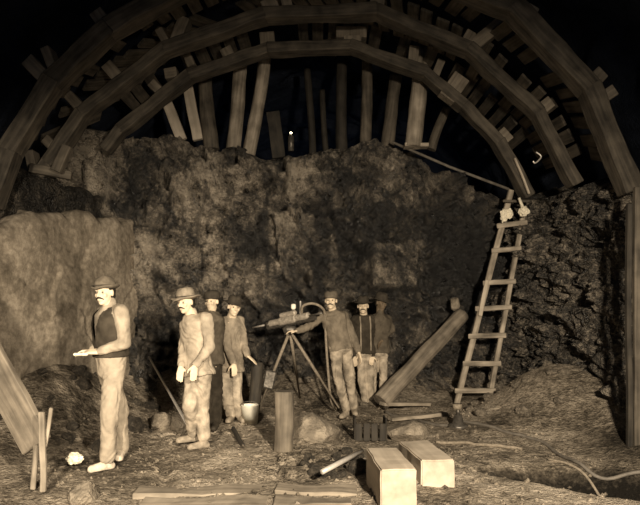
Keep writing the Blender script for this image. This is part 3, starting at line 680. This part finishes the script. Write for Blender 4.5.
def hand(B, wrist, d, pn, thumb_side, curl=.5, k=1.0):
    """palm and five separate bent fingers; d = direction of fingers, pn = palm normal (curl direction)"""
    d = d.normalized(); pn = (pn-d*pn.dot(d)).normalized(); s = d.cross(pn)*thumb_side
    for o_ in (-.026, -.009, .009, .026): B.cap(wrist+s*o_*.6*k, .016*k, wrist+d*.085*k+s*o_*1.15*k, .0125*k, 10)
    for i, (o_, L) in enumerate(((.030, .070), (.010, .080), (-.011, .074), (-.031, .058))):
        p = wrist+d*.085*k+s*o_*k; a = d; r = .0095*k
        for j in range(3):
            an = curl*(.35+.45*j); a2 = (d*math.cos(an)+pn*math.sin(an)).normalized()
            q = p+a2*L*k*(.42, .33, .25)[j]; B.cap(p, r, q, r*.9, 8); p = q; r *= .9
    p = wrist+d*.02*k+s*.03*k; a = (d*.65+s*.75+pn*.25).normalized(); q = p+a*.045*k; B.cap(p, .015*k, q, .0115*k, 8)
    a = (d*.9+s*.25+pn*.35).normalized(); B.cap(q, .0115*k, q+a*.035*k, .009*k, 8)
def headaxes(yaw, pitch=0, roll=0):
    f = Vector((-math.sin(yaw), -math.cos(yaw), 0)); u = Vector((0, 0, 1)); r = u.cross(f)
    q = Quaternion(r, -pitch)@Quaternion(f, roll)
    return q@f, q@r, q@u
def hat(parent, c, f, r, u, style, mat):
    if style == 'brim': prof = [(.0, .172), (.04, .170), (.078, .155), (.092, .125), (.098, .08), (.101, .062), (.135, .052), (.158, .058), (.160, .052), (.135, .042), (.098, .045), (.0, .05)]; pinch = .018
    elif style == 'bowler': prof = [(.0, .165), (.05, .158), (.082, .135), (.095, .10), (.098, .06), (.122, .056), (.130, .066), (.132, .060), (.122, .046), (.096, .045), (.0, .05)]; pinch = 0
    else: prof = [(.0, .15), (.06, .145), (.095, .12), (.105, .09), (.098, .06), (.09, .045), (.0, .045)]; pinch = .02
    bm = bmesh.new(); rings = []; seg = 32
    for R_, z in prof:
        ring = []
        for k_ in range(seg):
            a = 2*math.pi*k_/seg; x = math.cos(a)*R_*.93; y = math.sin(a)*R_*1.12
            zz_ = z+noise.noise(Vector((x*14, y*14, z*8+c.x)))*.010
            if z > .14 and pinch: zz_ -= pinch*max(0, 1-abs(x)/.03)
            if R_ > .105: zz_ += .018*abs(math.cos(a))-.012*math.sin(a)
            if style == 'cap' and z < .07 and y > .03: y *= 1.35; zz_ -= .012
            ring.append(bm.verts.new(c+r*x+f*(y-.005)+u*zz_))
        rings.append(ring)
    for a, b in zip(rings, rings[1:]):
        for k_ in range(seg): bm.faces.new((a[k_], a[(k_+1) % seg], b[(k_+1) % seg], b[k_]))
    bmesh.ops.remove_doubles(bm, verts=bm.verts, dist=.0005); bmesh.ops.recalc_face_normals(bm, faces=bm.faces)
    me = bpy.data.meshes.new('m'); bm.to_mesh(me); bm.free(); smooth(me); o = link('hat', me, mat, parent=parent)
    if style != 'cap':
        n = 28; pts = [c+r*math.cos(2*math.pi*i/n)*.098*.93+f*(math.sin(2*math.pi*i/n)*.098*1.12-.005)+u*.07 for i in range(n+1)]
        link('hat_band', tube_mesh(pts, .008, 6), M['hat_dark'], parent=o)
    return o
def person(label, Y0, j, yaw, mats, hatstyle, pitch=0, roll=0, coat_hem=.0, waist=.02, legk=1.0, vest=False, moustache=False, hands=((None, None, 1, .5), (None, None, -1, .5)), skin='skin', k=1.0, braces=False):
    J = {n: P(v[0], v[1], Y0+(v[2] if len(v) > 2 else 0)) for n, v in j.items()}
    base = (J['an0']+J['an1'])/2; e = empty('person', Vector((base.x, base.y, min(J['toe0'].z, J['toe1'].z)-.04)))
    tag(e, label, 'person', 'miners')
    f, r, u = headaxes(yaw, pitch, roll); R = Matrix((r, f, u)).transposed(); c = J['head']
    hc = (J['hip0']+J['hip1'])/2; sc_ = (J['sh0']+J['sh1'])/2; nk = J['neck']
    sv = (J['sh1']-J['sh0']).normalized(); hv = (J['hip1']-J['hip0']); hv = (hv.normalized() if hv.length > .05 else sv)
    hv = (hv*.5+sv*.5).normalized()
    up = (nk-hc).normalized()
    def tr(t, wx, wy, extra=0):
        p = hc.lerp(nk, t); v = (hv.lerp(sv, min(1, max(0, t)))); v = (v-up*v.dot(up)).normalized(); fw = up.cross(v).normalized()
        return (p, v*(wx+extra), fw*(wy+extra))
    # body
    B = Blob()
    B.ell(c+u*.028-f*.012, R, (.077, .096, .086)); B.ell(c-u*.035+f*.018, R, (.06, .068, .078)); B.ell(c-u*.09+f*.055, R, (.026, .022, .02))
    B.cap(c+u*.012+f*.086, .009, c-u*.024+f*.104, .014, 10); B.cap(c+u*.028+f*.074-r*.036, .013, c+u*.028+f*.074+r*.036, .013, 10)
    for s in (-1, 1):
        B.ell(c-u*.02+f*.06+r*.038*s, R, (.024, .022, .024)); B.ell(c+r*.079*s-f*.005, R, (.009, .019, .031)); B.cap(c-u*.026+f*.095, .008, c-u*.028+f*.086+r*.014*s, .009, 8)
    B.cap(c-u*.052+f*.082-r*.018, .008, c-u*.052+f*.082+r*.018, .008, 8); B.cap(c-u*.064+f*.080-r*.014, .009, c-u*.064+f*.080+r*.014, .009, 8)
    B.cap(c-u*.05-f*.015, .056, nk-up*.03, .058)
    B.loft([tr(-.08, .13, .10), tr(.05, .155, .11), tr(.35, .13, .095), tr(.7, .16, .11), tr(.9, .15, .095), tr(1.0, .06, .055)])
    arms = []
    for i in (0, 1):
        sh, el, wr = J['sh%d' % i], J['el%d' % i], J['wr%d' % i]
        B.chain([sh, el, wr], [.052, .038, .026])
        d, pn, ts, cu = hands[i]
        d = d or (wr-el).normalized()*1.0; pn = pn or (f*.6+Vector((0, 0, -.2)))
        hand(B, wr, Vector(d), Vector(pn), ts, cu, k)
        hp, kn, an = J['hip%d' % i], J['kn%d' % i], J['an%d' % i]
        B.chain([hp, kn, an], [.072*legk, .05*legk, .037*legk])
    ec = [c+u*.006+f*.088+r*.031*s for s in (-1, 1)]
    def post(p):
        for q in ec:
            d_ = (p-q).length
            if d_ < .026: p -= f*.011*(1-(d_/.026)**2)
        return p
    body = B.build('body', M[skin], e, .0075, post=post, it=2)
    for q in ec:
        E = bmesh.new(); bmesh.ops.create_uvsphere(E, u_segments=12, v_segments=8, radius=.009)
        me = bpy.data.meshes.new('m'); E.to_mesh(me); E.free(); smooth(me); link('eye', me, M['eye'], Matrix.Translation(q-f*.0115), e)
    # hair round back and sides
    B = Blob(); B.ell(c+u*.03-f*.022, R, (.082, .094, .088)); B.ell(c-u*.02-f*.045, R, (.074, .06, .06))
    B.build('hair', M['hair'], e, .009, folds=.003, it=1)
    if moustache:
        B = Blob()
        for s in (-1, 1): B.chain([c-u*.041+f*.098, c-u*.046+f*.09+r*.022*s, c-u*.058+f*.075+r*.042*s], [.009, .008, .005])
        B.build('moustache', M['hair'], e, .005, it=1)
    hat(e, c, f, r, u, hatstyle, mats['hat'])
    # shirt or coat
    B = Blob(); hem = -coat_hem
    fl = .03 if coat_hem else 0
    rings = [tr(hem, .165+fl, .125+fl), tr(hem+.06, .165+fl, .125+fl*.8), tr(.05, .165, .125+fl*.3), tr(.35, .155, .118), tr(.68, .185, .13), tr(.86, .18, .118), tr(.94, .13, .09), tr(1.0, .07, .068)]
    if waist > .1: rings = [tr(.1, .14, .11), tr(.2, .14, .11)]+rings[3:]
    elif not coat_hem: rings = [tr(-.04, .18, .142), tr(.02, .178, .14), tr(.12, .168, .132)]+rings[3:]
    B.loft(rings)
    for i in (0, 1):
        sh, el, wr = J['sh%d' % i], J['el%d' % i], J['wr%d' % i]
        B.chain([sc_.lerp(sh, .6)+Vector((0, 0, .015)), sh, el, el.lerp(wr, .9)], [.06, .071, .056, .041])
    B.cap(nk-up*.01, .066, nk+up*.034, .056)
    B.build('coat' if coat_hem else 'shirt', mats['top'], e, .010, folds=.008 if vest else .014)
    if vest:
        B = Blob(); B.loft([tr(.2, .185, .152), tr(.35, .182, .15), tr(.68, .20, .158), tr(.86, .175, .145), tr(.97, .115, .10)])
        p9 = tr(.5, 1, 1); 
        fw = p9[2].normalized(); fw = fw if fw.dot(f) > 0 or True else -fw
        bf = fw if fw.dot(Vector((-math.sin(yaw+.3), -math.cos(yaw+.3), 0))) > 0 else -fw; vv = p9[1].normalized()
        zlo = hc.lerp(nk, .45)
        def cutv(p):
            h_ = (p-zlo).dot(up)
            return h_ > 0 and (p-zlo).dot(bf) > 0 and abs((p-zlo).dot(vv)) < h_*.30
        B.build('vest', mats['vest'], e, .011, folds=.008, cut=cutv)
    if braces:
        for s in (-1, 1):
            pts = []
            for t in (0.05, .3, .6, .8, .92):
                p, vx, fy = tr(t, 1, 1); fw = fy.normalized(); fw = fw if fw.dot(f) > 0 else -fw
                pts.append(p+vx.normalized()*s*.075+fw*(.135 if t < .9 else .08)+up*(.03 if t > .9 else 0))
            link('braces', tube_mesh(spline(pts, 4), .013, 6), mats['braces'], parent=e)
    # trousers
    B = Blob(); B.loft([tr(-.15, .09, .08), tr(-.07, .148, .118), tr(.02, .155, .12)]+([tr(waist*.5, .162, .132), tr(waist, .158, .13)] if waist > .1 else []))
    for i in (0, 1):
        hp, kn, an = J['hip%d' % i], J['kn%d' % i], J['an%d' % i]
        B.chain([hp, kn, kn.lerp(an, .55), kn.lerp(an, .96)], [.098*legk, .083*legk, .074*legk, .068*legk])
    B.build('trousers', mats['legs'], e, .010, folds=.014, it=8)
    for i in (0, 1):
        an, to = J['an%d' % i], J['toe%d' % i]; B = Blob()
        d = to-an; hd = Vector((d.x, d.y, 0)); hd = hd.normalized() if hd.length > .02 else Vector((-math.sin(yaw), -math.cos(yaw), 0))
        g = min(to.z, an.z-.05); sole = Vector((an.x, an.y, g)); fr = .19
        B.cap(an+Vector((0, 0, .05)), .052, sole+Vector((0, 0, .015)), .046); B.cap(sole-hd*.035, .037, sole+hd*.05+Vector((0, 0, .01)), .045); B.cap(sole+hd*.05+Vector((0, 0, .008)), .044, sole+hd*fr*.8-Vector((0, 0, .004)), .04)
        zc = g-.026
        def flatp(p, zc=zc):
            if p.z < zc: p.z = zc
            return p
        B.build('boot', mats['boot'], e, .009, folds=.004, post=flatp)
    return e

V = Vector
person('person in a dark vest and tan trousers standing with hands together by the smooth wall', 5.6,
  dict(head=(105, 293.5, -.03), neck=(110, 306), sh0=(105, 312, .12), sh1=(121, 312, -.12), el0=(102, 340, .12), el1=(125, 343, -.16), wr0=(92, 351, -.06), wr1=(98, 352, -.20),
       hip0=(108, 369, .07), hip1=(115, 369, -.06), kn0=(120, 411, .20), kn1=(109, 413, -.12), an0=(121, 449, .27), an1=(108, 459, -.05), toe0=(119, 457, .12), toe1=(92, 469, -.15)),
  math.radians(17), dict(hat=M['hat_mid'], top=M['c_shirt'], vest=M['c_vest'], legs=M['c_tan'], boot=M['boot_light']), 'bowler', waist=.30, vest=True, moustache=True, roll=.04,
  hands=((V((-.9, -.4, -.05)), V((0, -.3, -1)), 1, .9), (V((-.95, .1, .05)), V((0, .5, -1)), -1, .8)))
o = beam('small_tool', P(88, 354, 5.3), P(73.5, 354.5, 5.2), .025, .02, M['white'], cuts=1); tag(o, 'small pale object held in both hands of the person in the vest', 'tool')
person('person in a tan felt hat and long dusty coat with both arms hanging down', 6.5,
  dict(head=(186, 303, -.05), neck=(192, 314.5), sh0=(189, 320, .08), sh1=(206, 319, -.10), el0=(184, 346, .04), el1=(210, 347, -.16), wr0=(181, 367, -.10), wr1=(195, 366, -.26),
       hip0=(194, 371, .05), hip1=(203, 371, -.05), kn0=(190, 404, -.10), kn1=(201, 406, .02), an0=(193, 434, .15), an1=(204, 437, .02), toe0=(182, 440, .10), toe1=(192, 447, -.06)),
  math.radians(30), dict(hat=M['hat_tan'], top=M['c_coat'], legs=M['c_dusty'], boot=M['boot']), 'brim', coat_hem=.07, moustache=True, pitch=-.08, roll=.05,
  hands=((V((-.1, -.1, -1)), V((.3, -.6, 0)), -1, .5), (V((-.15, -.1, -1)), V((.3, -.6, 0)), 1, .5)))
person('person in dark clothes almost hidden behind the person in the dusty coat', 7.5,
  dict(head=(212, 302, 0), neck=(210, 312), sh0=(199, 317, 0), sh1=(215, 317, .05), el0=(198, 344, .05), el1=(217, 345, .05), wr0=(200, 362, 0), wr1=(216, 356, .0),
       hip0=(207, 362, 0), hip1=(214, 362, 0), kn0=(208, 394, 0), kn1=(216, 395, 0), an0=(207, 421, 0), an1=(216, 421, 0), toe0=(206, 427, -.1), toe1=(214, 428, -.12)),
  math.radians(20), dict(hat=M['hat_dark'], top=M['c_dim'], legs=M['c_dark'], boot=M['boot_dark']), 'cap')
person('person in a dark cap and brown coat leaning beside the pale bucket', 7.95,
  dict(head=(234, 307.5, -.08), neck=(232, 317), sh0=(224, 322, -.08), sh1=(239, 320.5, .08), el0=(228, 348, -.18), el1=(244, 343, .02), wr0=(234, 364, -.26), wr1=(248, 356, -.10),
       hip0=(227, 369, .0), hip1=(235, 369, .05), kn0=(226, 394, -.10), kn1=(236, 395, .0), an0=(231, 414, -.02), an1=(240, 415, .04), toe0=(229, 420, -.12), toe1=(243, 420, -.08)),
  math.radians(-25), dict(hat=M['hat_dark'], top=M['c_brown'], legs=M['c_dusty'], boot=M['boot']), 'brim', coat_hem=.05, roll=-.1, pitch=-.1,
  hands=((V((.1, -.2, -1)), V((-.3, .6, 0)), -1, .5), (V((.5, -.1, -.4)), V((0, 0, -1)), 1, .3)))
person('person in a dark jumper and muddy trousers with one arm on the rock drill', 8.3,
  dict(head=(331, 301, -.06), neck=(333, 311), sh0=(322, 316, -.04), sh1=(344, 316, .06), el0=(310, 326, -.12), el1=(353, 337, .02), wr0=(297, 331, -.26), wr1=(359, 353, -.05),
       hip0=(335, 348, -.04), hip1=(346, 348, .05), kn0=(338, 378, -.12), kn1=(350, 379, .02), an0=(346, 409, .02), an1=(354, 407, .12), toe0=(343, 416, -.08), toe1=(355, 413, .02)),
  math.radians(8), dict(hat=M['hat_mid'], top=M['c_grey'], legs=M['c_mud'], boot=M['boot']), 'cap', moustache=True, legk=.86,
  hands=((V((-1, -.1, -.02)), V((0, 0, -1)), 1, .8), (V((.2, -.1, -1)), V((-.6, -.2, 0)), 1, .4)))
person('person in a dark hat and braces standing behind the drill operator', 9.15,
  dict(head=(363, 306.5, -.06), neck=(364, 315.5), sh0=(355, 320, .0), sh1=(371, 319.5, .02), el0=(351, 341, .05), el1=(374, 339, .05), wr0=(354, 357, -.05), wr1=(372, 356, -.05),
       hip0=(361, 352, 0), hip1=(369, 352, 0), kn0=(362, 379, -.02), kn1=(370, 378, -.02), an0=(366, 402, 0), an1=(371, 402, 0), toe0=(362, 408, -.1), toe1=(372, 408, -.12)),
  math.radians(5), dict(hat=M['hat_dark'], top=M['c_vest'], legs=M['c_dusty'], boot=M['boot'], braces=M['c_brown']), 'brim', braces=True, moustache=True, legk=.78)
person('person with face in deep shade and one hand on the hip, beside the leaning log', 9.22,
  dict(head=(381, 303, 0), neck=(380, 314), sh0=(373, 319, 0), sh1=(387, 319, .05), el0=(372, 338, .1), el1=(392, 329, .05), wr0=(374, 352, .0), wr1=(382, 341, -.10),
       hip0=(374, 351, 0), hip1=(383, 351, 0), kn0=(373, 377, 0), kn1=(383, 377, -.03), an0=(372, 401, 0), an1=(382, 401, 0), toe0=(372, 405, -.12), toe1=(382, 405, -.12)),
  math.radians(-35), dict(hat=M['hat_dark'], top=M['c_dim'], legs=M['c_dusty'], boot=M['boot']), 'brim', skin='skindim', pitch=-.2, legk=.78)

# ------------------------------------------------------------ light: one photographer's flash beside the camera
for loc, aim, en, ang in [((1.25, -.1, 2.3), (.55, 7.0, .5), 3500, 80), ((-1.3, -.1, 2.2), (-3.2, 7.0, .2), 2100, 62)]:
    L = bpy.data.lights.new('flash_lamp', 'SPOT'); L.energy = en; L.color = (1.0, .84, .63); L.spot_size = math.radians(ang); L.spot_blend = 1.0; L.shadow_soft_size = .12
    lo = bpy.data.objects.new('flash_lamp', L); COL.objects.link(lo); lo.location = loc
    lo.rotation_euler = (V(aim)-lo.location).to_track_quat('-Z', 'Y').to_euler()
w = bpy.data.worlds.new('world'); SC.world = w; w.use_nodes = True
w.node_tree.nodes['Background'].inputs[0].default_value = (.5, .68, 1.0, 1); w.node_tree.nodes['Background'].inputs[1].default_value = .055
# camera
cam = bpy.data.cameras.new('camera'); cam.lens = 600/640*36; cam.sensor_width = 36; cam.shift_y = (312-252.5)/640
co = bpy.data.objects.new('camera', cam); COL.objects.link(co); co.location = (0, 0, CH); co.rotation_euler = (math.pi/2, 0, 0)
SC.camera = co
vs = SC.view_settings; vs.view_transform = 'Standard'; vs.look = 'None'; vs.gamma = 1; vs.exposure = 0; vs.use_curve_mapping = False
